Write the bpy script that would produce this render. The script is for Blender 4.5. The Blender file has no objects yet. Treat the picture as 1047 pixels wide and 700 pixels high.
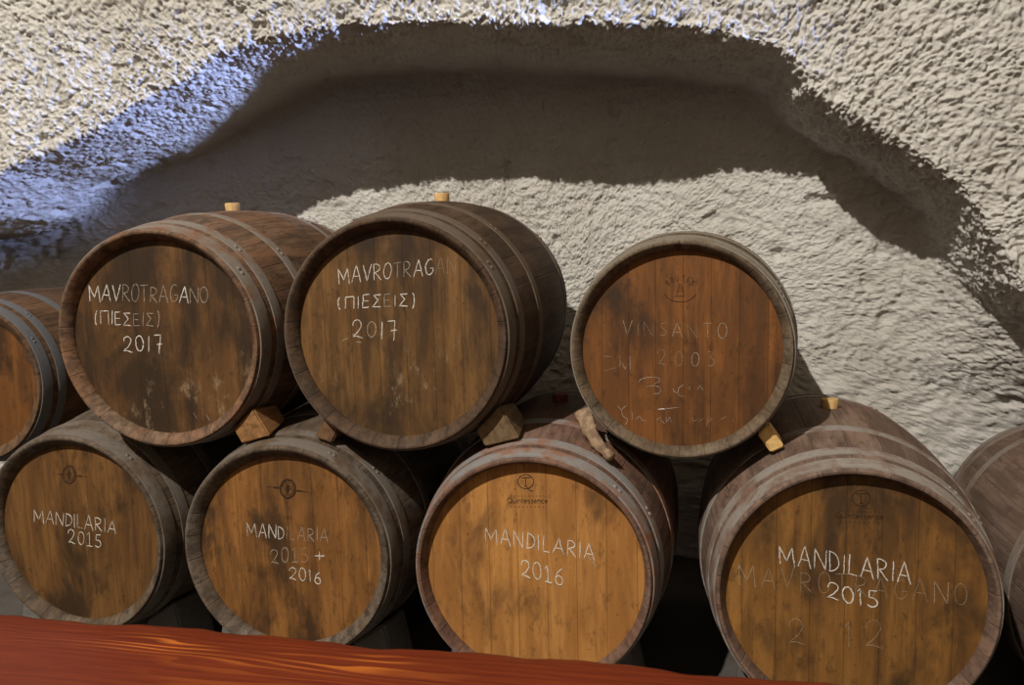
import bpy, bmesh, math, random
import numpy as np
from mathutils import Vector, Matrix, Euler
random.seed(7)
PI = math.pi
C = bpy.context.scene.collection
S = bpy.context.scene

# ------------------------------------------------------------------ camera, light, exposure
F_PX, PITCH, ROLL, YAW, CAM_Z = 858.0776, -0.12813, 0.024404, 0.212893, 1.2614
cam_d = bpy.data.cameras.new('camera')
cam = bpy.data.objects.new('camera', cam_d); C.objects.link(cam)
cam_d.sensor_fit = 'HORIZONTAL'; cam_d.sensor_width = 36.0
cam_d.lens = 36.0 * F_PX / 1047.0
cam_d.clip_start = 0.05
cam.matrix_world = (Matrix.Translation((0, 0, CAM_Z)) @ Matrix.Rotation(YAW, 4, 'Z') @
                    Matrix.Rotation(PI / 2 + PITCH, 4, 'X') @ Matrix.Rotation(-ROLL, 4, 'Z'))
S.camera = cam
S.view_settings.view_transform = 'Standard'
S.view_settings.look = 'None'
S.view_settings.gamma = 1.0
S.view_settings.use_curve_mapping = False
S.view_settings.exposure = 0.0

world = bpy.data.worlds.new('world'); S.world = world
world.use_nodes = True
bg = world.node_tree.nodes['Background']
bg.inputs[0].default_value = (1.0, 0.80, 0.58, 1)
wt = world.node_tree        # dim warm light of the vault: next to nothing from floor level
w_tc = wt.nodes.new('ShaderNodeTexCoord'); w_sp = wt.nodes.new('ShaderNodeSeparateXYZ'); w_mr = wt.nodes.new('ShaderNodeMapRange')
wt.links.new(w_tc.outputs['Generated'], w_sp.inputs[0]); wt.links.new(w_sp.outputs[2], w_mr.inputs[0])
w_mr.interpolation_type = 'SMOOTHSTEP'
w_mr.inputs[1].default_value = -0.02; w_mr.inputs[2].default_value = 0.16; w_mr.inputs[3].default_value = 0.03; w_mr.inputs[4].default_value = 0.36
wt.links.new(w_mr.outputs[0], bg.inputs[1])

def spot(name, loc, target, energy, color, radius, angle, blend):
    d = bpy.data.lights.new(name, 'SPOT'); d.energy = energy; d.color = color
    d.shadow_soft_size = radius; d.spot_size = math.radians(angle); d.spot_blend = blend
    o = bpy.data.objects.new(name, d); C.objects.link(o); o.location = loc
    o.rotation_euler = (Vector(target) - Vector(loc)).to_track_quat('-Z', 'Y').to_euler()
    return o
KEY = (-2.3, -3.0, 6.4)
spot('warm_ceiling_spotlight', KEY, (-0.5, 2.5, 1.3), 2850, (1.0, 0.945, 0.865), 0.055, 60, 0.6)
spot('blue_accent_spotlight', (2.5, 2.13, 1.97), (-2.28, 2.80, 1.60), 1900, (0.38, 0.50, 1.0), 0.08, 10.5, 0.35)

def at_px(u, v):
    X, Y = (u - 523.5) / F_PX, (350 - v) / F_PX
    c, s = math.cos(ROLL), math.sin(ROLL)
    X, Y = c * X + s * Y, -s * X + c * Y
    c, s = math.cos(PITCH), math.sin(PITCH)
    y, z = c - s * Y, s + c * Y
    c, s = math.cos(YAW), math.sin(YAW)
    return Vector((c * X - s * y, s * X + c * y, z))
EYE = Vector((0, 0, CAM_Z))
def at_y(u, v, y): r = at_px(u, v); return EYE + r * (y / r.y)

# ------------------------------------------------------------------ material helpers
class NT:
    def __init__(s, name):
        s.m = bpy.data.materials.new(name); s.m.use_nodes = True
        s.t = s.m.node_tree; s.b = s.t.nodes['Principled BSDF']
        s.b.inputs['Specular IOR Level'].default_value = 0.3
    def n(s, typ, **kw):
        nd = s.t.nodes.new(typ)
        for k, v in kw.items(): setattr(nd, k, v)
        return nd
    def link(s, a, b): s.t.links.new(a, b)
    def setin(s, sock, v):
        if hasattr(v, 'is_linked') or isinstance(v, bpy.types.NodeSocket): s.link(v, sock)
        else: sock.default_value = v
    def math(s, op, a, b=0.0, c=0.0, clamp=False):
        nd = s.n('ShaderNodeMath', operation=op, use_clamp=clamp)
        for i, v in enumerate((a, b, c)): s.setin(nd.inputs[i], v)
        return nd.outputs[0]
    def mix(s, f, a, b, mode='MIX'):
        nd = s.n('ShaderNodeMix', data_type='RGBA', blend_type=mode)
        s.setin(nd.inputs[0], f)
        for i, v in ((6, a), (7, b)):
            s.setin(nd.inputs[i], v if not isinstance(v, tuple) else (*v[:3], 1))
        return nd.outputs[2]
    def ramp(s, f, lo, hi):
        nd = s.n('ShaderNodeMapRange', interpolation_type='SMOOTHSTEP')
        s.setin(nd.inputs[0], f); nd.inputs[1].default_value = lo; nd.inputs[2].default_value = hi
        return nd.outputs[0]
    def noise(s, vec, scale, detail=4, rough=0.6, dist=0.0):
        nd = s.n('ShaderNodeTexNoise'); s.setin(nd.inputs['Vector'], vec)
        nd.inputs['Scale'].default_value = scale; nd.inputs['Detail'].default_value = detail
        nd.inputs['Roughness'].default_value = rough; nd.inputs['Distortion'].default_value = dist
        return nd.outputs[0]
    def obj(s, scale=(1, 1, 1), off=(0, 0, 0)):
        tc = s.n('ShaderNodeTexCoord'); mp = s.n('ShaderNodeMapping')
        s.link(tc.outputs['Object'], mp.inputs[0])
        mp.inputs['Scale'].default_value = scale; mp.inputs['Location'].default_value = off
        return mp.outputs[0]
    def uv(s):
        tc = s.n('ShaderNodeTexCoord'); sp = s.n('ShaderNodeSeparateXYZ')
        s.link(tc.outputs['UV'], sp.inputs[0]); return sp.outputs[0], sp.outputs[1]
    def white(s, v):
        nd = s.n('ShaderNodeTexWhiteNoise', noise_dimensions='1D'); s.setin(nd.inputs['W'], v); return nd.outputs[0]
    def bump(s, h, strength=0.5, dist=0.01):
        nd = s.n('ShaderNodeBump'); s.link(h, nd.inputs['Height'])
        nd.inputs['Strength'].default_value = strength; nd.inputs['Distance'].default_value = dist
        s.link(nd.outputs[0], s.b.inputs['Normal'])
    def done(s, col, rough=0.7, metal=0.0):
        s.setin(s.b.inputs['Base Color'], col if not isinstance(col, tuple) else (*col[:3], 1))
        s.setin(s.b.inputs['Roughness'], rough); s.b.inputs['Metallic'].default_value = metal
        return s.m

def scl(c, k): return tuple(x * k for x in c)

def head_material(name, light, dark, stain, seed, stain_lo=0.45, stain_hi=0.65, streak=0.5, scuff=0.0):
    """vertical oak boards, board-to-board tone, grain, dark stains"""
    t = NT(name)
    tc = t.n('ShaderNodeTexCoord'); sp = t.n('ShaderNodeSeparateXYZ'); t.link(tc.outputs['Object'], sp.inputs[0])
    bx = t.math('ADD', t.math('DIVIDE', sp.outputs[0], 0.074), seed * 0.37 + 20)
    cell = t.math('FLOOR', bx); fr = t.math('FRACT', bx)
    tone = t.white(t.math('ADD', cell, seed * 3.1))
    gap = t.math('MINIMUM', fr, t.math('SUBTRACT', 1.0, fr))
    gapm = t.math('SUBTRACT', 1.0, t.ramp(gap, 0.0, 0.022))
    sh = t.n('ShaderNodeCombineXYZ'); t.link(t.math('MULTIPLY', cell, 3.7), sh.inputs[1])
    va = t.n('ShaderNodeVectorMath', operation='ADD'); t.link(t.obj((1, 1, 0.06), (seed, seed, 0)), va.inputs[0]); t.link(sh.outputs[0], va.inputs[1])
    grain = t.noise(va.outputs[0], 110, 5, 0.65)
    grain2 = t.noise(t.obj((1, 1, 0.16), (seed * 2, 0, seed)), 22, 4, 0.6, 0.6)
    blot = t.noise(t.obj((1, 1, 0.55), (seed * 5, 1, seed * 2)), 5.5, 7, 0.62, 0.4)
    fine = t.noise(t.obj((1, 1, 0.5), (seed * 7, 1, seed * 3)), 42, 6, 0.7)
    runs = t.noise(t.obj((1, 1, 0.12), (seed * 4, 3, seed)), 13, 6, 0.68, 0.3)
    speck = t.noise(t.obj((1, 1, 0.8), (seed, 2, seed * 6)), 95, 5, 0.75)
    c = t.mix(tone, light, t.mix(0.55, light, dark))
    c = t.mix(t.math('MULTIPLY', t.ramp(grain2, 0.38, 0.62), 0.75), c, dark)
    c = t.mix(t.math('MULTIPLY', t.ramp(grain, 0.42, 0.62), 0.4), c, dark)
    c = t.mix(t.math('MULTIPLY', t.ramp(runs, 0.48, 0.62), streak), c, stain)
    c = t.mix(t.math('MULTIPLY', t.ramp(blot, stain_lo, stain_hi), 0.88), c, stain)
    c = t.mix(t.math('MULTIPLY', t.ramp(fine, 0.54, 0.68), 0.5), c, stain)
    c = t.mix(t.math('MULTIPLY', t.ramp(speck, 0.60, 0.70), 0.7), c, scl(stain, 0.6))
    if scuff:       # pale limey scrapes low on the board
        sc1 = t.noise(t.obj((1, 1, 0.5), (seed * 3, 5, seed)), 17, 7, 0.75, 0.3)
        low = t.ramp(t.math('ADD', t.math('MULTIPLY', sp.outputs[2], -1.0), t.math('MULTIPLY', sp.outputs[0], scuff)), 0.0, 0.14)
        c = t.mix(t.math('MULTIPLY', t.math('MULTIPLY', t.ramp(sc1, 0.55, 0.70), low), 0.55), c, (0.34, 0.25, 0.15))
    c = t.mix(t.math('MULTIPLY', gapm, 0.5), c, scl(stain, 0.6))
    hb = t.math('SUBTRACT', t.math('ADD', t.math('MULTIPLY', grain, 0.3), t.math('MULTIPLY', fine, 0.3)), gapm)
    t.bump(hb, 0.35, 0.0025)
    return t.done(c, 0.62)

def stave_material(name, base, grey, dark, seed, nst=26, greyness=0.5):
    t = NT(name)
    u, v = t.uv()
    un = t.math('MULTIPLY', u, nst); cell = t.math('FLOOR', un); fr = t.math('FRACT', un)
    tone = t.white(t.math('ADD', cell, seed * 5.3))
    gap = t.math('MINIMUM', fr, t.math('SUBTRACT', 1.0, fr))
    gapm = t.math('SUBTRACT', 1.0, t.ramp(gap, 0.0, 0.03))
    grain = t.noise(t.obj((1, 0.06, 1), (seed, 0, seed)), 90, 5, 0.65)
    blot = t.noise(t.obj((1, 0.5, 1), (seed * 3, 0, seed)), 6, 7, 0.65, 0.4)
    fine = t.noise(t.obj((1, 0.4, 1), (seed * 4, 2, seed)), 38, 6, 0.7)
    band = t.noise(t.obj((1, 0.12, 1), (seed * 2, 1, seed)), 24, 5, 0.65)
    c = t.mix(tone, base, scl(base, 0.7))
    c = t.mix(t.math('MULTIPLY', t.ramp(blot, 0.40, 0.60), greyness), c, grey)
    c = t.mix(t.math('MULTIPLY', t.ramp(band, 0.42, 0.62), 0.65), c, dark)
    c = t.mix(t.math('MULTIPLY', t.ramp(grain, 0.45, 0.65), 0.5), c, dark)
    c = t.mix(t.math('MULTIPLY', t.ramp(fine, 0.52, 0.68), 0.7), c, scl(dark, 0.7))
    c = t.mix(t.math('MULTIPLY', gapm, 0.35), c, scl(dark, 0.5))
    hb = t.math('SUBTRACT', t.math('ADD', t.math('MULTIPLY', grain, 0.4), t.math('MULTIPLY', fine, 0.4)), gapm)
    t.bump(hb, 0.5, 0.003)
    return t.done(c, 0.75)

def hoop_material(name, zinc, rust, seed, rusty=0.5):
    t = NT(name)
    a = t.noise(t.obj((1, 1, 1), (seed, seed, 0)), 9, 7, 0.7, 0.3)
    b = t.noise(t.obj((1, 3, 1), (seed * 2, 0, seed)), 60, 5, 0.7)
    c = t.mix(t.math('MULTIPLY', t.ramp(a, 0.62 - rusty * 0.3, 0.8 - rusty * 0.3), 0.9), zinc, rust)
    c = t.mix(t.math('MULTIPLY', t.ramp(b, 0.5, 0.75), 0.55), c, scl(rust, 0.35))
    t.bump(b, 0.3, 0.002)
    return t.done(c, 0.6, 0.12)

def simple_wood(name, light, dark, seed, axis=(1, 0.08, 1), sc=60):
    t = NT(name)
    g = t.noise(t.obj(axis, (seed, seed, seed)), sc, 5, 0.6)
    f = t.noise(t.obj((1, 1, 1), (seed, 0, seed)), 25, 6, 0.7)
    c = t.mix(t.ramp(g, 0.35, 0.7), light, dark)
    c = t.mix(t.math('MULTIPLY', t.ramp(f, 0.52, 0.75), 0.6), c, scl(dark, 0.4))
    t.bump(g, 0.4, 0.003)
    return t.done(c, 0.7)

def chalk_material(name, col, lo, hi, alpha, seed=0):
    t = NT(name)
    n = t.noise(t.obj((1, 1, 1), (seed, 0, seed)), 160, 4, 0.75)
    n2 = t.noise(t.obj((1, 1, 1), (seed + 3, 0, seed)), 22, 3, 0.6)
    a = t.math('MULTIPLY', t.ramp(t.math('ADD', t.math('MULTIPLY', n, 0.75), t.math('MULTIPLY', n2, 0.25)), lo, hi), alpha)
    t.link(a, t.b.inputs['Alpha'])
    return t.done(col, 0.95)

# ------------------------------------------------------------------ object helpers
def obj(name, bm, mat, parent=None, smooth=True):
    me = bpy.data.meshes.new(name); bm.normal_update(); bm.to_mesh(me); bm.free()
    if smooth:
        me.polygons.foreach_set('use_smooth', [True] * len(me.polygons))
    o = bpy.data.objects.new(name, me); C.objects.link(o)
    if mat: me.materials.append(mat)
    if parent: o.parent = parent
    return o
def tag(o, label, cat, group=None):
    o['label'] = label; o['category'] = cat
    if group: o['group'] = group
    return o
def lathe(profile, n=112, closed=True, vlen=1.0):
    """profile: (radius, y) ring list, revolved around the Y axis"""
    bm = bmesh.new(); uvl = bm.loops.layers.uv.new('UVMap')
    rings = []
    for r, y in profile:
        rings.append([bm.verts.new((r * math.sin(2 * PI * k / n), y, r * math.cos(2 * PI * k / n))) for k in range(n)])
    m = len(profile)
    for i in range(m if closed else m - 1):
        a, b = rings[i], rings[(i + 1) % m]
        for k in range(n):
            f = bm.faces.new((a[k], a[(k + 1) % n], b[(k + 1) % n], b[k]))
            us = (k / n, (k + 1) / n, (k + 1) / n, k / n)
            vs = (i / m, i / m, (i + 1) / m, (i + 1) / m)
            for l, uu, vv in zip(f.loops, us, vs): l[uvl].uv = (uu, vv)
    bmesh.ops.recalc_face_normals(bm, faces=bm.faces)
    return bm
def sharp(o, ang=35):
    me = o.data
    bm = bmesh.new(); bm.from_mesh(me)
    for e in bm.edges:
        if len(e.link_faces) == 2 and e.calc_face_angle(0) > math.radians(ang): e.smooth = False
    bm.to_mesh(me); bm.free()

# ------------------------------------------------------------------ the cellar shell
def fade(t): return t * t * t * (t * (t * 6 - 15) + 10)
def hash3(ix, iy, iz, seed):
    h = (ix.astype(np.uint32) * np.uint32(374761393) + iy.astype(np.uint32) * np.uint32(668265263)
         + iz.astype(np.uint32) * np.uint32(2147483647 - 58) + np.uint32(seed * 7919 + 13))
    h = (h ^ (h >> np.uint32(13))) * np.uint32(1274126177)
    h = h ^ (h >> np.uint32(16))
    h = h * np.uint32(2246822519); h = h ^ (h >> np.uint32(15))
    return h.astype(np.float64) / 4294967295.0
def vnoise(P, scale, seed):
    Q = P * scale + 1000.0
    I = np.floor(Q).astype(np.int64); f = fade(Q - I)
    out = 0
    for dx in (0, 1):
        wx = f[:, 0] if dx else 1 - f[:, 0]
        for dy in (0, 1):
            wy = f[:, 1] if dy else 1 - f[:, 1]
            for dz in (0, 1):
                wz = f[:, 2] if dz else 1 - f[:, 2]
                out = out + wx * wy * wz * hash3(I[:, 0] + dx, I[:, 1] + dy, I[:, 2] + dz, seed)
    return out * 2 - 1

Y_FRONT, Y_BACK = 2.67, 3.12
ARCH_PX = [(0, 178), (60, 150), (100, 133), (150, 101), (190, 79), (222, 57), (260, 44), (320, 33), (385, 28),
           (450, 26), (530, 27), (600, 26), (680, 27), (740, 38), (790, 48), (812, 62), (825, 88), (850, 106), (880, 126),
           (920, 146), (945, 166), (980, 190), (1000, 216), (1020, 250), (1047, 300)]
arch = [(p.x, p.z) for p in (at_y(u, v, Y_FRONT) for u, v in ARCH_PX)]
arch = ([(-4.4, -0.3), (-4.3, 1.0), (-3.7, 1.29), (-2.95, 1.33), (-2.68, 1.38)] + arch +
        [(1.10, 0.90), (1.30, 0.76), (1.75, 0.60), (2.2, 0.45), (2.4, -0.3)])
def arch_radius(th, cx, cz):
    dx, dz = math.cos(th), math.sin(th); best = None
    pts = arch + [arch[0]]
    for (x0, z0), (x1, z1) in zip(pts, pts[1:]):
        ex, ez = x1 - x0, z1 - z0
        det = dx * (-ez) + ex * dz
        if abs(det) < 1e-9: continue
        px, pz = x0 - cx, z0 - cz
        t = (px * (-ez) + ex * pz) / det
        s = (dx * pz - dz * px) / det
        if t > 0 and -1e-6 <= s <= 1 + 1e-6: best = t if best is None else min(best, t)
    return best if best else 2.0

def build_wall():
    cx, cz = -0.55, 0.95
    th = np.concatenate([np.linspace(math.radians(-26), math.radians(196), 2150, endpoint=False),
                         np.linspace(math.radians(196), math.radians(334), 90, endpoint=False)])
    R = np.array([arch_radius(t, cx, cz) for t in th])
    ker = np.exp(-0.5 * (np.arange(-8, 9) / 3.0) ** 2); ker /= ker.sum()
    R = np.convolve(np.concatenate([R[-8:], R, R[:8]]), ker, 'valid')
    nin, nj, no = 270, 76, 370
    inset = 0.055
    s_in = np.linspace(0.04, 1, nin)
    prof_r, prof_y = [], []          # per radial sample: (fraction rule)
    cols = []
    def YB(rr):     # the niche is shallower towards its right end
        x = cx + rr * np.cos(th); z = cz + rr * np.sin(th)
        k = np.clip((0.55 - x) / 0.9, 0, 1); k2 = np.clip((x - 0.70) / 0.4, 0, 1) * np.clip((z - 0.45) / 0.75, 0, 1)
        return Y_BACK + 0.15 * k * k * (3 - 2 * k) - 0.30 * k2 * k2 * (3 - 2 * k2)
    for s in s_in[:-1]: cols.append(((R - inset) * s, YB((R - inset) * s)))
    for j in range(nj):
        t = j / (nj - 1)
        cols.append((R - inset + inset * t, YB(R - inset) * (1 - t) + Y_FRONT * t))
    for j in range(1, no + 1):
        w = 1.75 * (j / no) ** 1.1
        cols.append((R + w, np.full_like(R, Y_FRONT)))
    RR = np.array([c[0] for c in cols]); YY = np.array([c[1] for c in cols])
    def smooth(A, sig, lo, hi):
        k = np.exp(-0.5 * (np.arange(-3 * sig, 3 * sig + 1) / sig) ** 2); k /= k.sum()
        pad = 3 * sig
        B = np.concatenate([np.repeat(A[:1], pad, 0), A, np.repeat(A[-1:], pad, 0)])
        out = A * 0
        for i, kk in enumerate(k): out += kk * B[i:i + len(A)]
        res = A.copy(); res[lo:hi] = out[lo:hi]
        return res
    RR = smooth(RR, 4, 6, len(RR) - 6); YY = smooth(YY, 4, 6, len(YY) - 6)
    X = cx + RR * np.cos(th)[None]; Z = cz + RR * np.sin(th)[None]
    # front wall leans out into the vault high above the arch
    lean = np.clip(Z - 1.75, 0, None) ** 2 * 0.22
    wf = np.clip((Y_BACK - YY) / (Y_BACK - Y_FRONT), 0, 1)
    YY = YY - lean * wf
    P = np.stack([X, YY, Z], -1)
    du = np.gradient(P, axis=0); dv = np.roll(P, -1, 1) - np.roll(P, 1, 1)
    N = np.cross(dv, du); N /= np.linalg.norm(N, axis=-1, keepdims=True) + 1e-12
    sgn = np.where(N[..., 1:2].mean() > 0, -1.0, 1.0)
    N = N * sgn
    flat = P.reshape(-1, 3)
    w = wf.reshape(-1)
    warp = np.stack([vnoise(flat, 9, s) for s in (1, 2, 3)], -1) * 0.02
    q = flat + warp
    big = vnoise(flat, 2.2, 4) * 0.6 + vnoise(flat, 5, 5) * 0.4
    st = np.array([[0.75, 0, 0.45], [0, 1, 0], [-0.55, 0, 1.2]])    # trowelled lumps run diagonally
    qs = q @ st.T
    mid = vnoise(qs, 16, 6) * 0.5 + vnoise(qs, 36, 7) * 0.5
    pop = vnoise(q, 82, 8) + 0.6 * vnoise(q, 44, 12)
    pop2 = vnoise(q, 140, 9)
    fine = vnoise(q, 210, 10)
    pits = np.clip(vnoise(q, 17, 11) - 0.55, 0, None)
    d = big * 0.020 + mid * (0.010 - 0.005 * w) + pop * (0.0042 + 0.0038 * w) + pop2 * (0.003 + 0.0035 * w) + fine * 0.0025 - pits * 0.05
    # long ledges across the lit lower part of the niche
    P2 = flat + N.reshape(-1, 3) * d[:, None]
    n_r, n_t = RR.shape
    idx = np.arange(n_r * n_t).reshape(n_r, n_t)
    a = idx[:-1]; b = idx[1:]
    quads = np.stack([a, np.roll(a, -1, 1), np.roll(b, -1, 1), b], -1).reshape(-1, 4)
    if sgn < 0: quads = quads[:, ::-1]
    me = bpy.data.meshes.new('wall_back')
    me.vertices.add(len(P2)); me.vertices.foreach_set('co', P2.astype(np.float32).ravel())
    me.loops.add(quads.size); me.loops.foreach_set('vertex_index', quads.astype(np.int32).ravel())
    me.polygons.add(len(quads)); me.polygons.foreach_set('loop_start', np.arange(0, quads.size, 4, dtype=np.int32))
    me.polygons.foreach_set('use_smooth', np.ones(len(quads), dtype=bool))
    me.update(calc_edges=True)
    o = bpy.data.objects.new('wall_back', me); C.objects.link(o); o['kind'] = 'structure'
    t = NT('whitewashed_plaster')
    b1 = t.noise(t.obj(), 2.2, 5, 0.6); b2 = t.noise(t.obj(), 24, 6, 0.7)
    c = t.mix(t.ramp(b1, 0.35, 0.7), (0.64, 0.615, 0.565), (0.55, 0.52, 0.465))
    c = t.mix(t.math('MULTIPLY', t.ramp(b2, 0.56, 0.78), 0.4), c, (0.30, 0.25, 0.19))
    b3_ = t.noise(t.obj((1, 1, 1.4), (3, 1, 2)), 34, 5, 0.7, 0.5)
    c = t.mix(t.math('MULTIPLY', t.ramp(b3_, 0.665, 0.72), 0.7), c, (0.12, 0.095, 0.07))
    t.bump(t.noise(t.obj(), 120, 6, 0.75), 0.9, 0.008)
    me.materials.append(t.done(c, 0.95)); t.b.inputs['Specular IOR Level'].default_value = 0.1
    return o
build_wall()

bm = bmesh.new()
bmesh.ops.create_grid(bm, x_segments=60, y_segments=40, size=1.0)
for v in bm.verts:
    v.co = Vector((v.co.x * 4.2 - 0.5, v.co.y * 2.6 + 0.9, 0)); v.co.z = 0.004 * math.sin(v.co.x * 7.1) * math.sin(v.co.y * 9.3) - 0.004
fl = obj('floor', bm, None)
t = NT('stone_floor'); n1 = t.noise(t.obj(), 7, 7, 0.7)
t.bump(n1, 0.5, 0.02); fl.data.materials.append(t.done(t.mix(n1, (0.05, 0.042, 0.035), (0.13, 0.115, 0.10)), 0.85)); fl['kind'] = 'structure'

# ------------------------------------------------------------------ barrels
RH, RB, LEN = 0.295, 0.343, 0.95
BELLY = [1.0]      # how far the belly swells; set per barrel
def stave_r(y, belly=None):
    k = 2 * y / LEN - 1
    return RH + (RB - RH) * (BELLY[0] if belly is None else belly) * (1 - abs(k) ** 2.1)

HOOPS = [(0.010, 0.052), (0.078, 0.112), (0.235, 0.268), (0.682, 0.715), (0.838, 0.872), (0.898, 0.940)]
RECESS = 0.033
def hoop_bm(y0, y1, th=0.0028):
    prof = []
    n = 5
    for i in range(n + 1):
        y = y0 + (y1 - y0) * i / n; prof.append((stave_r(y) + th + 0.0008 * math.sin(PI * i / n), y))
    for i in range(n, -1, -1):
        y = y0 + (y1 - y0) * i / n; prof.append((stave_r(y) - 0.001, y))
    return lathe(prof, 128)

# stroke lettering --------------------------------------------------
def arc(cx, cy, rx, ry, a0, a1, n=12):
    return [(cx + rx * math.cos(math.radians(a0 + (a1 - a0) * i / n)), cy + ry * math.sin(math.radians(a0 + (a1 - a0) * i / n))) for i in range(n + 1)]
G = {
 'M': (0.95, [[(0.04, 0), (0.0, 1.0), (0.46, 0.25), (0.82, 1.0), (0.95, -0.04)]]),
 'A': (0.78, [[(0, 0), (0.40, 1.02), (0.78, -0.03)], [(0.14, 0.36), (0.64, 0.34)]]),
 'V': (0.72, [[(0, 1.0), (0.36, 0.0), (0.72, 1.02)]]),
 'R': (0.66, [[(0.05, 0), (0.05, 1.0)], [(0.0, 0.98)] + arc(0.18, 0.74, 0.38, 0.25, 80, -95, 8) + [(0.12, 0.48), (0.66, -0.02)]]),
 'O': (0.66, [arc(0.33, 0.5, 0.32, 0.5, 100, 465, 18)]),
 'T': (0.66, [[(0.33, 0), (0.34, 1.0)], [(0, 0.98), (0.66, 1.02)]]),
 'G': (0.66, [arc(0.36, 0.5, 0.34, 0.5, 60, 330, 14) + [(0.66, 0.42), (0.38, 0.42)]]),
 'N': (0.72, [[(0.02, 0), (0, 1.0), (0.70, 0.0), (0.72, 1.0)]]),
 'D': (0.62, [[(0.04, 0), (0.04, 1.0)], [(0.0, 1.0)] + arc(0.08, 0.5, 0.52, 0.48, 80, -80, 12) + [(0.0, 0.0)]]),
 'I': (0.12, [[(0.06, 0), (0.06, 1.0)]]),
 'L': (0.52, [[(0.04, 1.0), (0.02, 0.02), (0.52, 0.0)]]),
 'S': (0.55, [[(0.5, 0.98), (0.12, 0.88), (0.05, 0.66), (0.30, 0.52), (0.52, 0.34), (0.42, 0.06), (0.0, 0.02)]]),
 'B': (0.6, [[(0.04, 0), (0.04, 1.0)], [(0.0, 1.0)] + arc(0.16, 0.76, 0.34, 0.24, 80, -90, 8) + [(0.12, 0.52)] + arc(0.18, 0.26, 0.40, 0.26, 90, -90, 8) + [(0, 0)]]),
 'U': (0.62, [[(0.0, 1.0)] + arc(0.31, 0.3, 0.31, 0.3, 180, 360, 10) + [(0.62, 1.0)]]),
 'E': (0.52, [[(0.5, 1.0), (0.04, 0.98), (0.02, 0.0), (0.52, 0.02)], [(0.04, 0.52), (0.44, 0.5)]]),
 'P': (0.72, [[(0.05, 0), (0.0, 1.0), (0.66, 1.02), (0.70, 0.0)]]),      # greek capital pi
 'Z': (0.62, [[(0.60, 0.98), (0.05, 0.98), (0.40, 0.55), (0.0, 0.04), (0.62, 0.0)]]),   # greek capital sigma
 '(': (0.26, [arc(0.34, 0.5, 0.32, 0.68, 125, 235, 10)]),
 ')': (0.26, [arc(-0.08, 0.45, 0.32, 0.75, 55, -55, 10)]),
 '2': (0.64, [arc(0.30, 0.74, 0.27, 0.27, 195, -25, 12) + [(0.36, 0.34), (0.02, 0.05)] + [(0.28, 0.08), (0.64, -0.03)]]),
 '0': (0.58, [arc(0.29, 0.5, 0.28, 0.5, 95, 460, 18)]),
 '1': (0.26, [[(0.0, 0.80), (0.14, 1.0), (0.14, 0.0)]]),
 '_': (0.50, [[(0.04, 0.80), (0.24, 1.0), (0.24, 0.0)], [(0.0, 0.0), (0.50, -0.02)]]),    # one with a foot
 'i': (0.16, [[(0.08, 0), (0.08, 1.02)]]),
 '7': (0.62, [[(0.0, 0.98), (0.46, 1.0), (0.40, -0.10)], [(0.22, 0.44), (0.62, 0.48)]]),
 '5': (0.58, [[(0.52, 1.0), (0.12, 0.96), (0.10, 0.56)] + arc(0.24, 0.28, 0.30, 0.28, 100, -140, 10)]),
 '6': (0.56, [[(0.48, 1.0), (0.16, 0.72), (0.03, 0.35)] + arc(0.28, 0.26, 0.25, 0.27, 180, 540, 14)]),
 '3': (0.56, [[(0.04, 0.98), (0.5, 0.96), (0.2, 0.56)] + arc(0.22, 0.28, 0.30, 0.28, 85, -130, 10)]),
 '+': (0.7, [[(0.35, 0.1), (0.35, 0.9)], [(0, 0.5), (0.7, 0.5)]]),
 'Q': (0.78, [arc(0.38, 0.5, 0.37, 0.5, 90, 450, 18), [(0.4, 0.3), (0.8, -0.1)]]),
 'u': (0.5, [[(0, 0.6)] + arc(0.24, 0.22, 0.24, 0.22, 180, 360, 8) + [(0.48, 0.6)], [(0.48, 0.25), (0.5, 0)]]),
 'n': (0.5, [[(0, 0), (0, 0.6)], arc(0.24, 0.36, 0.24, 0.24, 180, 0, 8) + [(0.48, 0)]]),
 'j': (0.12, [[(0.06, 0), (0.06, 0.6)], [(0.06, 0.8), (0.06, 0.88)]]),                # lower-case i
 't': (0.34, [[(0.14, 0.9), (0.14, 0.1), (0.34, 0.0)], [(0, 0.6), (0.34, 0.6)]]),
 'e': (0.48, [[(0.02, 0.3), (0.46, 0.32)] + arc(0.24, 0.3, 0.23, 0.3, 0, 310, 10)]),
 's': (0.40, [[(0.38, 0.56), (0.1, 0.6), (0.04, 0.44), (0.36, 0.2), (0.28, 0.02), (0.0, 0.04)]]),
 'c': (0.44, [arc(0.24, 0.3, 0.23, 0.3, 50, 310, 10)]),
 ' ': (0.4, []),
}
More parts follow.
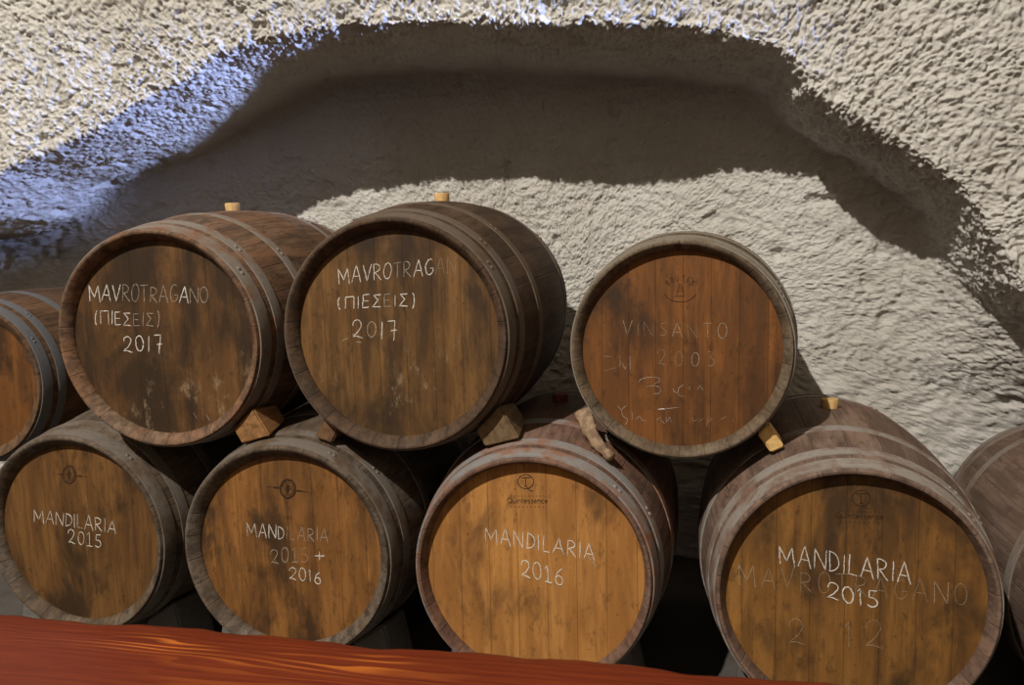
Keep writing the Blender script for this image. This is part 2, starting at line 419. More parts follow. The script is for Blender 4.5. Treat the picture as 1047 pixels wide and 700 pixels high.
class Head:
    """turns pixels of the photograph into head-board coordinates, so the writing lies on the real board"""
    def __init__(s, root): s.mi = root.matrix_world.inverted(); s.e = s.mi @ EYE; s.st = {}; s.line = 0
    def loc(s, u, v):
        d = s.mi.to_3x3() @ at_px(u, v); k = (RECESS - s.e.y) / d.y
        p = s.e + d * k; return Vector((p.x, p.z))
    def add(s, key, pts, w): s.st.setdefault((key, s.line), []).append((pts, w))
    def text(s, string, p0, p1, h, keys, w=0.0042, gap=0.22, jit=0.05):
        a, b = s.loc(*p0), s.loc(*p1)
        if len(keys) and keys[0] not in 'bw': s.line += 1
        up = s.loc(p0[0], p0[1] - h) - a
        tot = sum(G[c][0] for c in string) + gap * (len(string) - 1)
        ex = (b - a) / tot; x = 0
        if w < 0.0025: jit = 0
        for i, ch in enumerate(string):
            wd, strokes = G[ch]; key = keys[min(i, len(keys) - 1)]
            dz = random.uniform(-jit, jit); ks = random.uniform(0.93, 1.08) if jit else 1.0; sl = random.uniform(-0.06, 0.06) if jit else 0
            for st in strokes:
                if key != ' ':
                    s.add(key, [a + ex * (x + px + sl * pz) + up * (pz * ks + dz) for px, pz in st], w * random.uniform(0.85, 1.1))
            x += wd + gap
    def trace(s, key, strokes, scale, off, w=0.003):
        for st in strokes: s.add(key, [s.loc(off[0] + x / scale, off[1] + y / scale) for x, y in st], w)
    def build(s, root, mats, names):
        for (key, _), lst in s.st.items():
            bm = bmesh.new()
            for pts, w in lst: ribbon(bm, pts, w)
            bmesh.ops.recalc_face_normals(bm, faces=bm.faces)
            nm, lab = names[key]
            o = obj(nm, bm, mats[key], root, smooth=False)
            o['label'] = lab
def ribbon(bm, pts, w):
    P = []
    for a, b in zip(pts, pts[1:]):
        n = max(1, int((b - a).length / 0.006))
        for i in range(n): P.append(a.lerp(b, i / n))
    P.append(pts[-1])
    P = [p + Vector((random.gauss(0, w * 0.08), random.gauss(0, w * 0.08))) for p in P]
    if len(P) < 2: return
    rows = []
    for i, p in enumerate(P):
        d = (P[min(i + 1, len(P) - 1)] - P[max(i - 1, 0)])
        if d.length < 1e-6: d = Vector((1, 0))
        d.normalize(); nrm = Vector((-d.y, d.x))
        hw = w * 0.36 * random.uniform(0.75, 1.15) * (0.7 if i in (0, len(P) - 1) else 1)
        y0 = RECESS - 0.0004
        rows.append([bm.verts.new((p.x + nrm.x * k * hw, y0 - e, p.y + nrm.y * k * hw)) for k, e in ((-1, 0), (-0.6, 0.0007), (0.6, 0.0007), (1, 0))])
    for a, b in zip(rows, rows[1:]):
        for k in range(3): bm.faces.new((a[k], a[k + 1], b[k + 1], b[k]))
    for r in (rows[0], rows[-1]): bm.faces.new(r)

M_CHALK = chalk_material('white_chalk', (0.74, 0.70, 0.63), 0.28, 0.54, 0.85, 1)
M_FADED = chalk_material('rubbed_chalk', (0.55, 0.48, 0.38), 0.28, 0.60, 0.55, 2)
M_GHOST = chalk_material('ghost_chalk', (0.50, 0.40, 0.28), 0.30, 0.62, 0.40, 3)
M_BRAND = chalk_material('burnt_brand', (0.035, 0.018, 0.008), 0.15, 0.42, 0.88, 4)
M_BRANDF = chalk_material('worn_brand', (0.05, 0.024, 0.010), 0.22, 0.55, 0.8, 5)
MATS = {'c': M_CHALK, 'f': M_FADED, 'g': M_GHOST, 'b': M_BRAND, 'w': M_BRANDF}
NAMES = {'c': ('chalk_lettering', 'white chalk handwriting'), 'f': ('rubbed_lettering', 'half rubbed-out chalk handwriting'),
         'g': ('ghost_lettering', 'faint old chalk handwriting'), 'b': ('cooper_stamp', 'dark burnt cooperage stamp'),
         'w': ('cooper_stamp', 'worn dark cooperage stamp')}

def barrel(label, loc, yaw, pitch, sc, mats, rim=0.028, bung=True, belly=1.0, cat='barrel', group='oak wine barrels in the cellar stack'):
    root = bpy.data.objects.new('wine_barrel', None); C.objects.link(root)
    root.empty_display_size = 0.1
    tag(root, label, cat, group)
    BELLY[0] = belly
    # local Y runs from the front head into the stack
    root.matrix_world = Matrix.Translation(loc) @ Matrix.Rotation(-yaw, 4, 'Z') @ Matrix.Rotation(pitch, 4, 'X') @ Matrix.Scale(sc, 4)
    bpy.context.view_layer.update()
    hm, sm, om, bgm = mats
    n = 36; prof = []
    ri = RH - rim
    prof += [(ri - 0.002, RECESS + 0.03), (ri - 0.002, RECESS), (ri, RECESS * 0.72), (RH - 0.0095, 0.0012), (RH - 0.007, 0.0), (RH - 0.003, 0.0), (RH - 0.001, 0.003)]
    for i in range(1, n): y = LEN * i / n; prof.append((stave_r(y), y))
    prof += [(RH - 0.001, LEN - 0.003), (RH - 0.003, LEN), (RH - 0.007, LEN), (RH - 0.0095, LEN - 0.0012), (ri, LEN - RECESS * 0.72), (ri - 0.002, LEN - RECESS), (ri - 0.002, LEN - RECESS - 0.03)]
    o = obj('staves', lathe(prof, 156), sm, root); sharp(o, 40)
    for y0 in (RECESS, LEN - RECESS):
        s_ = 1 if y0 < 0.4 else -1
        nseg = 96
        bm = bmesh.new()
        fr = [bm.verts.new(((ri - 0.001) * math.sin(2 * PI * k / nseg), y0, (ri - 0.001) * math.cos(2 * PI * k / nseg))) for k in range(nseg)]
        bk = [bm.verts.new((v.co.x, y0 + s_ * 0.022, v.co.z)) for v in fr]
        bm.faces.new(fr); bm.faces.new(bk)
        for k in range(nseg): bm.faces.new((fr[k], fr[(k + 1) % nseg], bk[(k + 1) % nseg], bk[k]))
        bmesh.ops.recalc_face_normals(bm, faces=bm.faces)
        obj('head', bm, hm, root, smooth=False)
    for y0, y1 in HOOPS:
        h = obj('hoop', hoop_bm(y0, y1), om, root); sharp(h, 40)
        # rivets at the hoop's lap joint, turned with the barrel
        a0 = random.uniform(0.4, 1.2)
        rb = bmesh.new()
        for k in range(2):
            a = a0 + k * 0.05; ym = (y0 + y1) / 2; r = stave_r(ym) + 0.003
            mt = Matrix.Translation((r * math.sin(a), ym, r * math.cos(a))) @ Matrix.Rotation(a, 4, 'Y') @ Matrix.Scale(0.6, 4, (0, 0, 1))
            bmesh.ops.create_uvsphere(rb, u_segments=10, v_segments=6, radius=0.006, matrix=mt)
        obj('rivet', rb, om, h)
    if bung:
        bb = bmesh.new()
        prof = [(0.0, RB - 0.01), (0.020, RB - 0.01), (0.0235, RB + 0.020), (0.0215, RB + 0.024), (0.0, RB + 0.0235)]
        seg = 28; rings = []
        for r, z in prof[1:4]: rings.append([bb.verts.new((r * math.cos(2 * PI * k / seg), LEN / 2 + r * math.sin(2 * PI * k / seg), z)) for k in range(seg)])
        for a, b in zip(rings, rings[1:]):
            for k in range(seg): bb.faces.new((a[k], a[(k + 1) % seg], b[(k + 1) % seg], b[k]))
        bb.faces.new(rings[0]); bb.faces.new(rings[-1])
        bmesh.ops.recalc_face_normals(bb, faces=bb.faces)
        o = obj('bung', bb, bgm, root); sharp(o, 40); o['label'] = 'pale wooden bung'
    BELLY[0] = 1.0; BELLIES[root.name] = belly
    return root
BELLIES = {}

BUNG = simple_wood('pale_bung_wood', (0.62, 0.40, 0.17), (0.45, 0.27, 0.10), 3, (1, 1, 0.1), 90)
BUNG_RED = simple_wood('wine_stained_bung', (0.20, 0.05, 0.04), (0.10, 0.02, 0.02), 4, (1, 1, 0.1), 90)
ZINC = (0.20, 0.19, 0.18); RUST = (0.20, 0.085, 0.035)

# name of barrel: head(light, dark, stain), staves(base, grey, dark), hoops(zinc, rust)
def mset(tag_, seed, head, staves, hoops, bung=BUNG, slo=0.45, shi=0.65, streak=0.5, rusty=0.5, grey=0.5, scuff=0.0):
    return (head_material('oak_head_' + tag_, *head, seed, slo, shi, streak, scuff), stave_material('oak_staves_' + tag_, *staves, seed, greyness=grey),
            hoop_material('hoop_iron_' + tag_, *hoops, seed, rusty), bung)

# ---- lower row
m1 = mset('dull', 1.3, ((0.1924, 0.09061, 0.02547), (0.09061, 0.03963, 0.01132), (0.02831, 0.01585, 0.006793)), ((0.1368, 0.08892, 0.0513), (0.1642, 0.1368, 0.1094), (0.04104, 0.02736, 0.0171)), ((0.165, 0.14, 0.115), (0.11, 0.07, 0.042)), slo=0.50, rusty=0.55)
b1 = barrel('lower barrel chalked MANDILARIA 2015 with an oval stamp, at the left end', (-1.7830, 2.0494, 0.4111), 0.0238, 0.0029, 1.0175, m1, 0.030)
m2 = mset('amber', 2.7, ((0.3076, 0.1338, 0.03344), (0.1471, 0.06019, 0.01471), (0.04013, 0.02006, 0.008026)), ((0.1368, 0.09576, 0.06156), (0.1778, 0.1436, 0.1163), (0.04104, 0.02736, 0.0171)), ((0.17, 0.145, 0.12), (0.11, 0.07, 0.042)), slo=0.52, rusty=0.55)
b2 = barrel('lower barrel chalked MANDILARIA 2015 + 2016 below an oval stamp', (-1.0705, 1.9858, 0.4238), -0.0146, -0.0096, 0.9997, m2, 0.030)
m3 = mset('honey', 4.1, ((0.48, 0.224, 0.06), (0.288, 0.12, 0.0288), (0.096, 0.044, 0.016)), ((0.204, 0.102, 0.06375), (0.187, 0.1275, 0.102), (0.068, 0.03825, 0.0255)), ((0.25, 0.24, 0.23), (0.27, 0.11, 0.05)), BUNG_RED, slo=0.54, shi=0.72, streak=0.22, rusty=0.6)
b3 = barrel('lower barrel with clean honey-coloured head chalked MANDILARIA 2016', (-0.3887, 1.9499, 0.4221), 0.0102, -0.0112, 1.0091, m3, 0.018)
m4 = mset('stained', 5.9, ((0.302, 0.1385, 0.03146), (0.1385, 0.05978, 0.01385), (0.03461, 0.01888, 0.008181)), ((0.1947, 0.1168, 0.0779), (0.2103, 0.1558, 0.1246), (0.07011, 0.04285, 0.03116)), ((0.27, 0.24, 0.21), (0.17, 0.10, 0.07)), slo=0.47, shi=0.68, rusty=0.6)
b4 = barrel('largest-looking lower barrel chalked MANDILARIA 2015 over faint older writing', (0.3570, 1.9087, 0.4274), 0.0292, -0.0216, 1.0215, m4, 0.018)
m9 = mset('grey', 7.7, ((0.24, 0.12, 0.04), (0.128, 0.056, 0.016), (0.04, 0.024, 0.0096)), ((0.16, 0.1, 0.068), (0.2, 0.144, 0.112), (0.072, 0.044, 0.032)), ((0.22, 0.18, 0.15), (0.14, 0.09, 0.06)), slo=0.5, rusty=0.6)
b9 = barrel('grey-brown barrel cut off by the right edge, showing only its flank', (1.085, 1.93, 0.355), 0.02, -0.01, 0.985, m9, 0.022, bung=False)
# ---- upper row
m5 = mset('sooty', 8.3, ((0.163, 0.0778, 0.02371), (0.08151, 0.03705, 0.01186), (0.02668, 0.01556, 0.00741)), ((0.2122, 0.1061, 0.05304), (0.2033, 0.1503, 0.1061), (0.05304, 0.03094, 0.01768)), ((0.22, 0.19, 0.16), (0.20, 0.09, 0.04)), slo=0.40, shi=0.60, streak=0.65, scuff=0.8)
b5 = barrel('darkest-headed upper barrel chalked MAVROTRAGANO 2017 beside the far-left barrel', (-1.4085, 1.9876, 1.0027), -0.0366, 0.0272, 0.9965, m5, 0.027)
m6 = mset('worn', 9.9, ((0.1877, 0.09384, 0.02815), (0.09384, 0.04379, 0.01251), (0.02815, 0.01627, 0.007507)), ((0.0969, 0.05491, 0.02907), (0.0969, 0.0646, 0.04199), (0.02907, 0.01744, 0.01034)), ((0.13, 0.10, 0.075), (0.12, 0.065, 0.035)), slo=0.44, shi=0.62, streak=0.6, scuff=0.2)
b6 = barrel('upper middle barrel with dark body, chalked MAVROTRAGAN 2017', (-0.7368, 1.9858, 1.0152), 0.0030, 0.0145, 1.0, m6, 0.027)
m7 = mset('russet', 21.3, ((0.2135, 0.0788, 0.01627), (0.1017, 0.03813, 0.009151), (0.0305, 0.01525, 0.006609)), ((0.163, 0.1111, 0.06669), (0.1852, 0.1482, 0.1037), (0.05187, 0.03334, 0.01852)), ((0.22, 0.19, 0.15), (0.15, 0.10, 0.06)), slo=0.47, shi=0.67, streak=0.4, rusty=0.3)
b7 = barrel('russet-headed upper barrel with faint VINSANTO writing, standing alone at right', (-0.0300, 2.0502, 0.9724), 0.0440, -0.012, 0.8990, m7, 0.024, bung=False, belly=0.6)
m8 = mset('orange', 13.1, ((0.1872, 0.07488, 0.01638), (0.1123, 0.04212, 0.00936), (0.03276, 0.01404, 0.005616)), ((0.1485, 0.07425, 0.03375), (0.135, 0.08775, 0.054), (0.0405, 0.02363, 0.0135)), ((0.12, 0.12, 0.125), (0.08, 0.06, 0.05)), slo=0.55, rusty=0.2)
b8 = barrel('small barrel with orange head cut off by the left edge', (-2.3180, 2.28, 0.8170), -0.05, -0.03, 0.880, m8, 0.040, bung=False)

def oval_stamp(h, key, c, rx, ry, left, right):
    cx, cy = c
    h.trace(key, [[(cx + rx * math.cos(a), cy + ry * math.sin(a)) for a in np.linspace(0, 2 * PI, 30)]], 1, (0, 0), 0.0085)
    h.trace(key, [[(cx + rx * .72 * math.cos(a), cy + ry * .72 * math.sin(a)) for a in np.linspace(0, 2 * PI, 26)]], 1, (0, 0), 0.0022)
    for k in range(-2, 3):      # the tree-shaped figure in the oval
        wd = (0.15, 0.36, 0.42, 0.28, 0.12)[k + 2] * rx
        y = cy + k * ry * 0.22
        h.trace(key, [[(cx - wd, y), (cx + wd, y + 0.2)]], 1, (0, 0), 0.0075)
    h.trace(key, [[(cx, cy - ry * .55), (cx, cy + ry * .6)]], 1, (0, 0), 0.006)
    (l0, l1), (r0, r1) = left, right
    lm = ((l0[0] + l1[0]) / 2, (l0[1] + l1[1]) / 2); rm = ((r0[0] + r1[0]) / 2, (r0[1] + r1[1]) / 2)
    h.trace(key, [[l0, lm]], 1, (0, 0), 0.0016); h.trace(key, [[lm, l1]], 1, (0, 0), 0.008)
    h.trace(key, [[r0, rm]], 1, (0, 0), 0.008); h.trace(key, [[rm, r1]], 1, (0, 0), 0.0016)

def q_stamp(h, key, c, s, k2, wl, wr, hh):
    cx, cy = c; r = s / 2
    h.trace(key, [[(cx + r * 0.98 * math.cos(a), cy - r * 0.12 + r * 0.88 * math.sin(a)) for a in np.linspace(0, 2 * PI, 30)]], 1, (0, 0), 0.0032)
    h.trace(key, [[(cx - r * .62, cy - r * .62), (cx + r * .70, cy - r * .62)], [(cx, cy - r * .6), (cx, cy + r * .45)],
                  [(cx - r * .2, cy + r * .45), (cx + r * .2, cy + r * .45)], [(cx - 0.05 * r, cy + r * .35), (cx + r * .5, cy + r * .95), (cx + r * 1.0, cy + r * 1.08)]], 1, (0, 0), 0.003)
    h.text('Qujntessence', wl, wr, hh, k2, 0.0022, 0.16, 0.0)
    for dy, n in ((-7.2, 10), (3.8, 9)):          # two rows of tiny spaced capitals, too small to read
        for i in range(n):
            f = (i + 1) / (n + 1); x = wl[0] + (wr[0] - wl[0]) * f; y = wl[1] + (wr[1] - wl[1]) * f + dy
            h.trace('w', [[(x - 0.5, y + 0.8), (x - 0.4, y - 0.8)], [(x - 0.4, y - 0.8), (x + 0.5, y + 0.6)]], 1, (0, 0), 0.0014)

# MAVROTRAGANO barrels
h = Head(b5)
h.text('MAVROTRAGANO', (91.7, 307.6), (212.7, 309.8), 16.5, 'cccffffffcff', 0.0040, 0.16)
h.text('(PIEZEIZ)', (97, 331.3), (163, 333), 13.2, 'cccccffff', 0.0040, 0.20)
h.text('20i7', (126.4, 358.8), (165.9, 360), 16.3, 'c', 0.0046, 0.28)
h.trace('f', [[(384, 575), (392, 590)], [(418, 580), (428, 598)]], 2.593, (50, 200), 0.003)
h.build(b5, MATS, NAMES)
h = Head(b6)
h.text('MAVROTRAGAN', (346.5, 290.5), (466, 279), 16.5, 'cccccffccgg', 0.0036, 0.20)
h.text('(PIEZEIZ)', (345.9, 315.8), (423.9, 312.6), 12.4, 'cccccfccc', 0.0040, 0.26)
h.text('20i7', (360.8, 345.2), (406.2, 346.0), 16.8, 'cfcc', 0.0040, 0.30)
h.trace('f', [[(105, 660), (130, 640), (160, 632)], [(215, 660), (260, 664)], [(190, 605), (205, 600)]], 7.371, (335, 260), 0.004)
h.build(b6, MATS, NAMES)
h = Head(b7)
h.text('VINSANTO', (636.6, 342.5), (743.2, 345.5), 14.5, 'fgggfgff', 0.0026, 0.42)
o4 = (610, 345); s4 = 5.817
h.text('2003', (672.7, 373.2), (731.2, 374), 14.5, 'ggfg', 0.0028, 0.65)
h.trace('g', [[(40, 110), (90, 116)], [(80, 30), (82, 60)], [(40, 200), (110, 180)]], s4, o4, 0.0026)
h.trace('f', [[(138, 105), (140, 180)], [(150, 150), (172, 190), (175, 165)], [(198, 110), (200, 195)]], s4, o4, 0.0026)
h.trace('f', [[(250, 265), (262, 248), (300, 236), (345, 234), (372, 242), (375, 262), (345, 272)], [(300, 290), (345, 284), (378, 296), (382, 318), (372, 332), (340, 335)],
              [(455, 300), (460, 320), (478, 330), (490, 312)], [(518, 278), (490, 300), (484, 330), (495, 348), (518, 350)], [(540, 302), (556, 290), (552, 312)], [(598, 312), (615, 285), (634, 312)]], s4, o4, 0.0028)
h.trace('f', [[(125, 405), (148, 432), (175, 402)], [(148, 432), (158, 468), (185, 486), (180, 512), (165, 515)], [(210, 435), (212, 486)], [(238, 486), (255, 465), (272, 490), (295, 497)]], s4, o4, 0.0028)
h.trace('c', [[(368, 426), (412, 424)]], s4, o4, 0.004)
h.trace('f', [[(412, 424), (490, 414)], [(358, 488), (380, 474), (386, 494), (405, 512)], [(412, 472), (416, 505), (436, 472), (444, 505)]], s4, o4, 0.0026)
h.trace('g', [[(570, 470), (575, 500), (600, 486)], [(608, 502), (634, 478)], [(652, 528), (668, 474), (688, 482), (664, 504)], [(730, 492), (772, 468)]], s4, o4, 0.0026)
h.trace('f', [[(808, 488), (816, 494)]], s4, o4, 0.0035)
cx, cy = 695.4, 297.0
for i, ch in enumerate('BOUTES'):
    a = math.radians(146 - i * 22.4); rx, ry = 15.5, 11.5
    px, py = cx + rx * math.cos(a), cy - 1.5 - ry * math.sin(a); rot = (a - PI / 2) * 0.75
    wd, sts = G[ch]
    for st in sts:
        pp = []
        for x, z in st:
            dx, dz = (x - wd / 2) * 4.6, (z - 0.5) * 5.6
            pp.append((px + dx * math.cos(rot) - dz * math.sin(rot), py - (dx * math.sin(rot) + dz * math.cos(rot))))
        h.trace('w', [pp], 1, (0, 0), 0.0026)
h.trace('w', [[(cx + 16.5 * math.cos(a), cy + 0.5 + 11 * math.sin(a)) for a in np.linspace(0.25, PI - 0.25, 16)]], 1, (0, 0), 0.0030)
h.trace('w', [[(cx - 3.5, cy + 4.5), (cx - 1, cy - 6), (cx + 1.5, cy - 6), (cx + 3.5, cy + 4.5)], [(cx - 2.5, cy), (cx + 2.5, cy)], [(cx - 5, cy + 5.5), (cx + 5, cy + 5.5)], [(cx - 2, cy - 3), (cx + 2, cy - 3)]], 1, (0, 0), 0.0024)
h.build(b7, MATS, NAMES)
h = Head(b1)
h.text('MANDILARIA', (35, 533), (118.6, 545), 13.4, 'c', 0.0032, 0.20)
h.text('20_5', (70, 554.3), (104, 559.3), 13.2, 'c', 0.0036, 0.26)
oval_stamp(h, 'w', (70.7, 485), 6.6, 8.6, ((57, 484), (64, 485)), ((78, 486), (90, 487)))
h.build(b1, MATS, NAMES)
h = Head(b2)
h.text('MANDILARIA', (252.9, 548), (335.4, 554), 13.2, 'ccccggffff', 0.0034, 0.22)
h.text('20_5', (277, 575.4), (315.4, 573.8), 14.4, 'fffg', 0.0038, 0.26)
h.text('+', (322, 573.2), (332, 573.6), 10.5, 'c', 0.0044)
h.text('2016', (295.7, 591.4), (328.4, 596.8), 12.3, 'c', 0.0038, 0.26)
oval_stamp(h, 'b', (294.3, 499.4), 7.4, 9.2, ((273, 497), (286, 498.6)), ((302, 501), (317, 503)))
h.text('130', (290.5, 530.3), (298.5, 531), 3.6, 'w', 0.0016, 0.3); h.trace('w', [[(295, 518), (295.2, 521)]], 1, (0, 0), 0.002)
h.build(b2, MATS, NAMES)
h = Head(b3)
h.text('MANDILARIA', (496.1, 554), (608, 572.5), 15.6, 'c', 0.0036, 0.26)
h.text('20_6', (532.9, 589), (576, 598.5), 15.8, 'c', 0.0040, 0.22)
h.trace('f', [[(600, 566.5), (609.8, 579)]], 1, (0, 0), 0.0034)
q_stamp(h, 'b', (537.4, 493), 16.5, 'b', (518.8, 514), (559.8, 514), 5.4)
h.build(b3, MATS, NAMES)
h = Head(b4)
h.text('MANDILARIA', (797.2, 575.8), (931, 597.5), 20.0, 'c', 0.0036, 0.22)
h.text('2015', (845.3, 611), (898, 622), 16.2, 'c', 0.0042, 0.22)
h.text('MAVROTRAGANO', (755.5, 598), (989, 618), 20, 'fgggggggggfg', 0.0030, 0.34)
h.text('2012', (806.7, 658.4), (901.8, 662), 25, 'g gg', 0.0030, 0.5)
q_stamp(h, 'w', (880.5, 510), 18.5, 'w', (854.3, 529), (903.5, 530.5), 5.6)
h.build(b4, MATS, NAMES)

# ------------------------------------------------------------------ wooden wedges between the rows
def block(name, corners, mat, label, cat, group=None, bev=0.004):
    """eight corners: front quad then back quad (world), a solid with slightly broken edges"""
    ctr = sum((Vector(c) for c in corners), Vector()) / len(corners)
    bm = bmesh.new(); v = [bm.verts.new(Vector(c) - ctr) for c in corners]
    for f in ((0, 1, 2, 3), (7, 6, 5, 4), (0, 4, 5, 1), (1, 5, 6, 2), (2, 6, 7, 3), (3, 7, 4, 0)): bm.faces.new([v[i] for i in f])
    bmesh.ops.recalc_face_normals(bm, faces=bm.faces)
    bmesh.ops.bevel(bm, geom=list(bm.edges), offset=bev, segments=2, affect='EDGES')
    o = obj(name, bm, mat, None, smooth=False); o.location = ctr
    return tag(o, label, cat, group)
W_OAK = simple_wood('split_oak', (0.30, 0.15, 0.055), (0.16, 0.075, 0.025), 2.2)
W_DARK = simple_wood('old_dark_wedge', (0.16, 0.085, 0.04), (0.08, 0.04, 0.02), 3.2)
W_GREY = simple_wood('shade_darkened_wedge', (0.16, 0.105, 0.052), (0.09, 0.055, 0.026), 5.2)  # grey-brown wood, its colour darkened to stand in for shade under the barrel
W_PALE = simple_wood('fresh_pale_wedge', (0.66, 0.44, 0.17), (0.50, 0.30, 0.10), 6.2)
W_BARK = simple_wood('bark_strip', (0.34, 0.23, 0.14), (0.16, 0.10, 0.06), 8.2)

def centre_at(b, y):
    m = b.matrix_world; a = (m.to_3x3() @ Vector((0, 1, 0))).normalized(); p = m.translation
    k = (y - p.y) / a.y; q = p + a * k
    return Vector((q.x, q.z)), stave_r(min(max(k / m.median_scale, 0), LEN), BELLIES[b.name]) * m.median_scale + 0.007
def crevice_wedge(name, up, low, y0, y1, side, t0, t1, mat, label, group, lift=0.0, twist=0.0):
    """a wedge driven sideways into the gap between an upper and a lower barrel; t0..t1 along the tangent from the contact"""
    rings = []
    for y, tw in ((y0, 0), (y1, twist)):
        cu, ru = centre_at(up, y); cl, rl = centre_at(low, y)
        n = (cu - cl).normalized(); tg = Vector((n.y, -n.x)) * side
        mid = cl + n * (rl + ((cu - cl).length - rl - ru) / 2)
        q = []; gap2 = ((cu - cl).length - rl - ru) / 2
        tm = (t0 + t1) / 2 + tw
        def face(r, t):     # straight face touching the round belly at its middle
            return gap2 + r - math.sqrt(r * r - tm * tm) + tm / math.sqrt(r * r - tm * tm) * (t - tm) - 0.002
        for tt, s in ((t0 + tw, 1), (t1 + tw, 1), (t1 + tw, -1), (t0 + tw, -1)):
            p = mid + tg * tt + n * (s * max(face(ru if s > 0 else rl, tt), 0.002))
            q.append(Vector((p.x, y, p.y)))
        rings += q
    return block(name, rings, mat, label, 'wedge', group)
GW = 'wooden wedges between the barrel rows'
crevice_wedge('wooden_wedge', b5, b2, 2.03, 2.15, 1, 0.035, 0.12, W_OAK, 'chunky split oak wedge right of the darkest upper barrel, brown cut faces', GW)
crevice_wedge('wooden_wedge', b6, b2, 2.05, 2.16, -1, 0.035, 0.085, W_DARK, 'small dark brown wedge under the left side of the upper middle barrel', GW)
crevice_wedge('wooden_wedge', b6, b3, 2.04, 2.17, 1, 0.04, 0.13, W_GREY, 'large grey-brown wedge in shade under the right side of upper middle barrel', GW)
crevice_wedge('wooden_wedge', b7, b4, 2.08, 2.17, 1, 0.03, 0.065, W_PALE, 'small pale square-ended wedge under the right side of russet-headed barrel', GW)

# ------------------------------------------------------------------ stone chocks on the floor under the lower row
t = NT('grey_stone'); n1 = t.noise(t.obj(), 30, 7, 0.7)
t.bump(n1, 0.6, 0.01); STONE = t.done(t.mix(n1, (0.10, 0.092, 0.085), (0.19, 0.175, 0.16)), 0.9)
def chock(b, side, y0, y1, label):
    rings = []
    for y in (y0, y1):
        c, r = centre_at(b, y)
        pts = []
        for a, down in ((22, 0), (44, 0), (44, 1), (22, 1)):
            ar = math.radians(a)
            x = c.x + side * r * math.sin(ar) * (1.01 if a == 22 else 1.0); z = c.y - r * math.cos(ar)
            if a == 22: z -= 0.004
            if down: z = 0.0; x += side * (0.04 if a == 44 else 0)
            else: x += side * 0.003
            pts.append(Vector((x, y, z)))
        rings += pts
    # keep the sloping face just outside the round belly
    mid = []
    for k in (0, 4):
        p0, p1 = rings[k], rings[k + 1]; c, r = centre_at(b, p0.y)
        m_ = (p0 + p1) / 2; d = Vector((m_.x - c.x, m_.z - c.y)); gap_ = r - d.length
        d.normalize()
        for j in (k, k + 1):
            rings[j].x += d.x * gap_; rings[j].z += d.y * gap_
    return block('stone_chock', rings, STONE, label, 'chock', 'stone chocks under the lower barrels', 0.006)
for b, nm in ((b1, 'left-end MANDILARIA 2015 barrel'), (b2, 'MANDILARIA 2015 + 2016 barrel'), (b3, 'MANDILARIA 2016 barrel'), (b4, 'largest-looking lower barrel'), (b9, 'barrel at the right edge')):
    for side, sn in ((-1, 'left'), (1, 'right')):
        y0 = b.matrix_world.translation.y
        y0 += 0.03 if side < 0 else 0.12
        chock(b, side, y0, y0 + 0.14, 'grey stone chock under the front %s side of the %s' % (sn, nm))

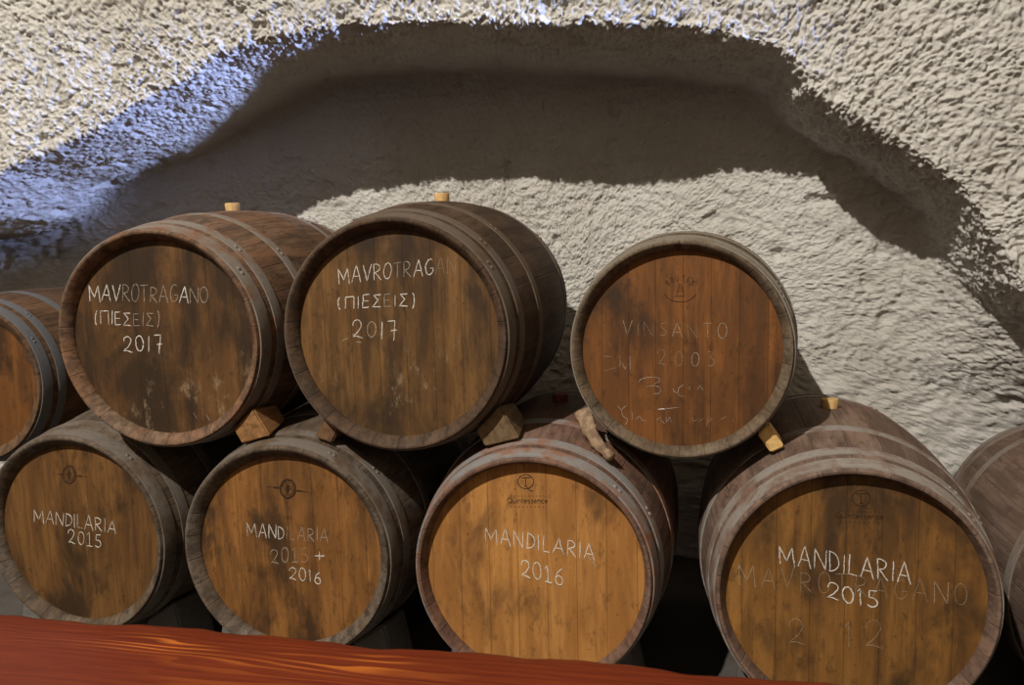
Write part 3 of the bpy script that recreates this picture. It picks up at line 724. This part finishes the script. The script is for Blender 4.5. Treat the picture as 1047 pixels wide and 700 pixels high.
# ------------------------------------------------------------------ red bench in front
def bench():
    root = bpy.data.objects.new('bench', None); C.objects.link(root); root.location = (-0.5, 1.2, 0)
    tag(root, 'red-stained live-edge wooden bench running in front of the barrels', 'bench')
    x0, x1, zt, th = -1.9, 1.9, 0.50, 0.065
    yb = 1.418
    n = 220; bm = bmesh.new(); rows = []
    rnd = random.Random(5); ph = [rnd.uniform(0, 6) for _ in range(6)]
    for i in range(n + 1):
        x = x0 + (x1 - x0) * i / n; X = x - 0.5
        e = 0.006 * math.sin(X * 9 + ph[0]) + 0.004 * math.sin(X * 21 + ph[1]) + 0.0025 * math.sin(X * 43 + ph[2]) + 0.001 * math.sin(X * 90 + ph[3])
        f = 0.012 * math.sin(X * 4 + ph[4]) + 0.005 * math.sin(X * 17 + ph[5])
        yB = yb + e - 1.2; yF = 0.93 + f - 1.2
        sec = [(yF + 0.012, zt - th), (yF, zt - th * 0.6), (yF + 0.002, zt - 0.012), (yF + 0.012, zt - 0.001), (yF + 0.10, zt), (yF + 0.25, zt), (yB - 0.10, zt),
               (yB - 0.018, zt), (yB - 0.006, zt - 0.004), (yB, zt - 0.014), (yB + 0.006, zt - th * 0.6), (yB - 0.004, zt - th)]
        rows.append([bm.verts.new((x, y, z)) for y, z in sec])
    for a, b in zip(rows, rows[1:]):
        for k in range(len(a)): bm.faces.new((a[k], a[(k + 1) % len(a)], b[(k + 1) % len(a)], b[k]))
    bm.faces.new(rows[0]); bm.faces.new(rows[-1])
    bmesh.ops.recalc_face_normals(bm, faces=bm.faces)
    t = NT('red_stained_pine')
    base = t.obj((0.16, 1, 1), (0.3, 0.2, 0))
    wob = t.noise(base, 5.5, 3, 0.5, 0.2)
    sp = t.n('ShaderNodeSeparateXYZ'); tc = t.n('ShaderNodeTexCoord'); t.link(tc.outputs['Object'], sp.inputs[0])
    ring = t.math('FRACT', t.math('MULTIPLY', t.math('ADD', t.math('MULTIPLY', sp.outputs[1], 0.9), t.math('MULTIPLY', wob, 0.55)), 22.0))
    late = t.math('MULTIPLY', t.ramp(ring, 0.5, 0.88), t.math('SUBTRACT', 1.0, t.ramp(ring, 0.93, 1.0)))
    patch = t.ramp(t.noise(t.obj((0.35, 1, 1), (4.2, 0.4, 0)), 4.5, 2, 0.5), 0.46, 0.60)
    near = t.math('SUBTRACT', 1.0, t.ramp(t.math('ABSOLUTE', t.math('SUBTRACT', sp.outputs[1], 0.155)), 0.02, 0.07))
    patch = t.math('MULTIPLY', patch, t.math('ADD', t.math('MULTIPLY', near, 0.9), 0.12))
    fibre = t.noise(t.obj((0.04, 1, 1), (1, 2, 3)), 120, 4, 0.6)
    c = t.mix(t.ramp(fibre, 0.3, 0.75), (0.165, 0.026, 0.007), (0.10, 0.014, 0.004))
    c = t.mix(t.math('MULTIPLY', t.math('MULTIPLY', late, patch), 1.0, clamp=True), c, (0.62, 0.18, 0.025))
    t.bump(t.math('ADD', t.math('MULTIPLY', fibre, 0.5), late), 0.2, 0.002)
    m = t.done(c, 0.42)
    o = obj('seat', bm, m, root); sharp(o, 50)
    for xx in (-1.55, 1.55):
        bm = bmesh.new()
        bmesh.ops.create_cube(bm, size=1.0)
        for v in bm.verts:
            k = 1.0 if v.co.z > 0 else 1.12
            v.co = Vector((xx + v.co.x * 0.09 * k, -0.02 + v.co.y * 0.36 * k, (v.co.z + 0.5) * (zt - th)))
        bmesh.ops.bevel(bm, geom=list(bm.edges), offset=0.008, segments=2, affect='EDGES')
        obj('leg', bm, m, root, smooth=False)
bench()

# bark strip jammed beside the russet-headed barrel
def bark():
    pts = [at_y(596, 420, 2.16), at_y(602, 438, 2.13), at_y(611, 454, 2.09), at_y(625, 467, 2.045)]
    ctr = pts[1].copy()
    bm = bmesh.new(); rows = []; N = 14
    for i in range(N + 1):
        f = i / N * (len(pts) - 1); k = min(int(f), len(pts) - 2); p = pts[k].lerp(pts[k + 1], f - k) - ctr
        d = (pts[k + 1] - pts[k]).normalized(); side = d.cross(Vector((0, 1, 0))).normalized(); nb = d.cross(side)
        w = 0.020 * (1.25 - 0.65 * i / N) * random.uniform(0.85, 1.1); th = 0.012 * random.uniform(0.8, 1.2)
        rows.append([bm.verts.new(p + side * (w * math.cos(a)) + nb * (th * math.sin(a)) + Vector([random.uniform(-.0012, .0012) for _ in range(3)])) for a in np.linspace(0, 2 * PI, 10, endpoint=False)])
    for a, b in zip(rows, rows[1:]):
        for k in range(10): bm.faces.new((a[k], a[(k + 1) % 10], b[(k + 1) % 10], b[k]))
    bm.faces.new(rows[0]); bm.faces.new(rows[-1])
    bmesh.ops.recalc_face_normals(bm, faces=bm.faces)
    o = obj('bark_wedge', bm, W_BARK); o.location = ctr
    tag(o, 'rough strip of bark jammed under the left side of russet-headed barrel', 'wedge', GW)
bark()
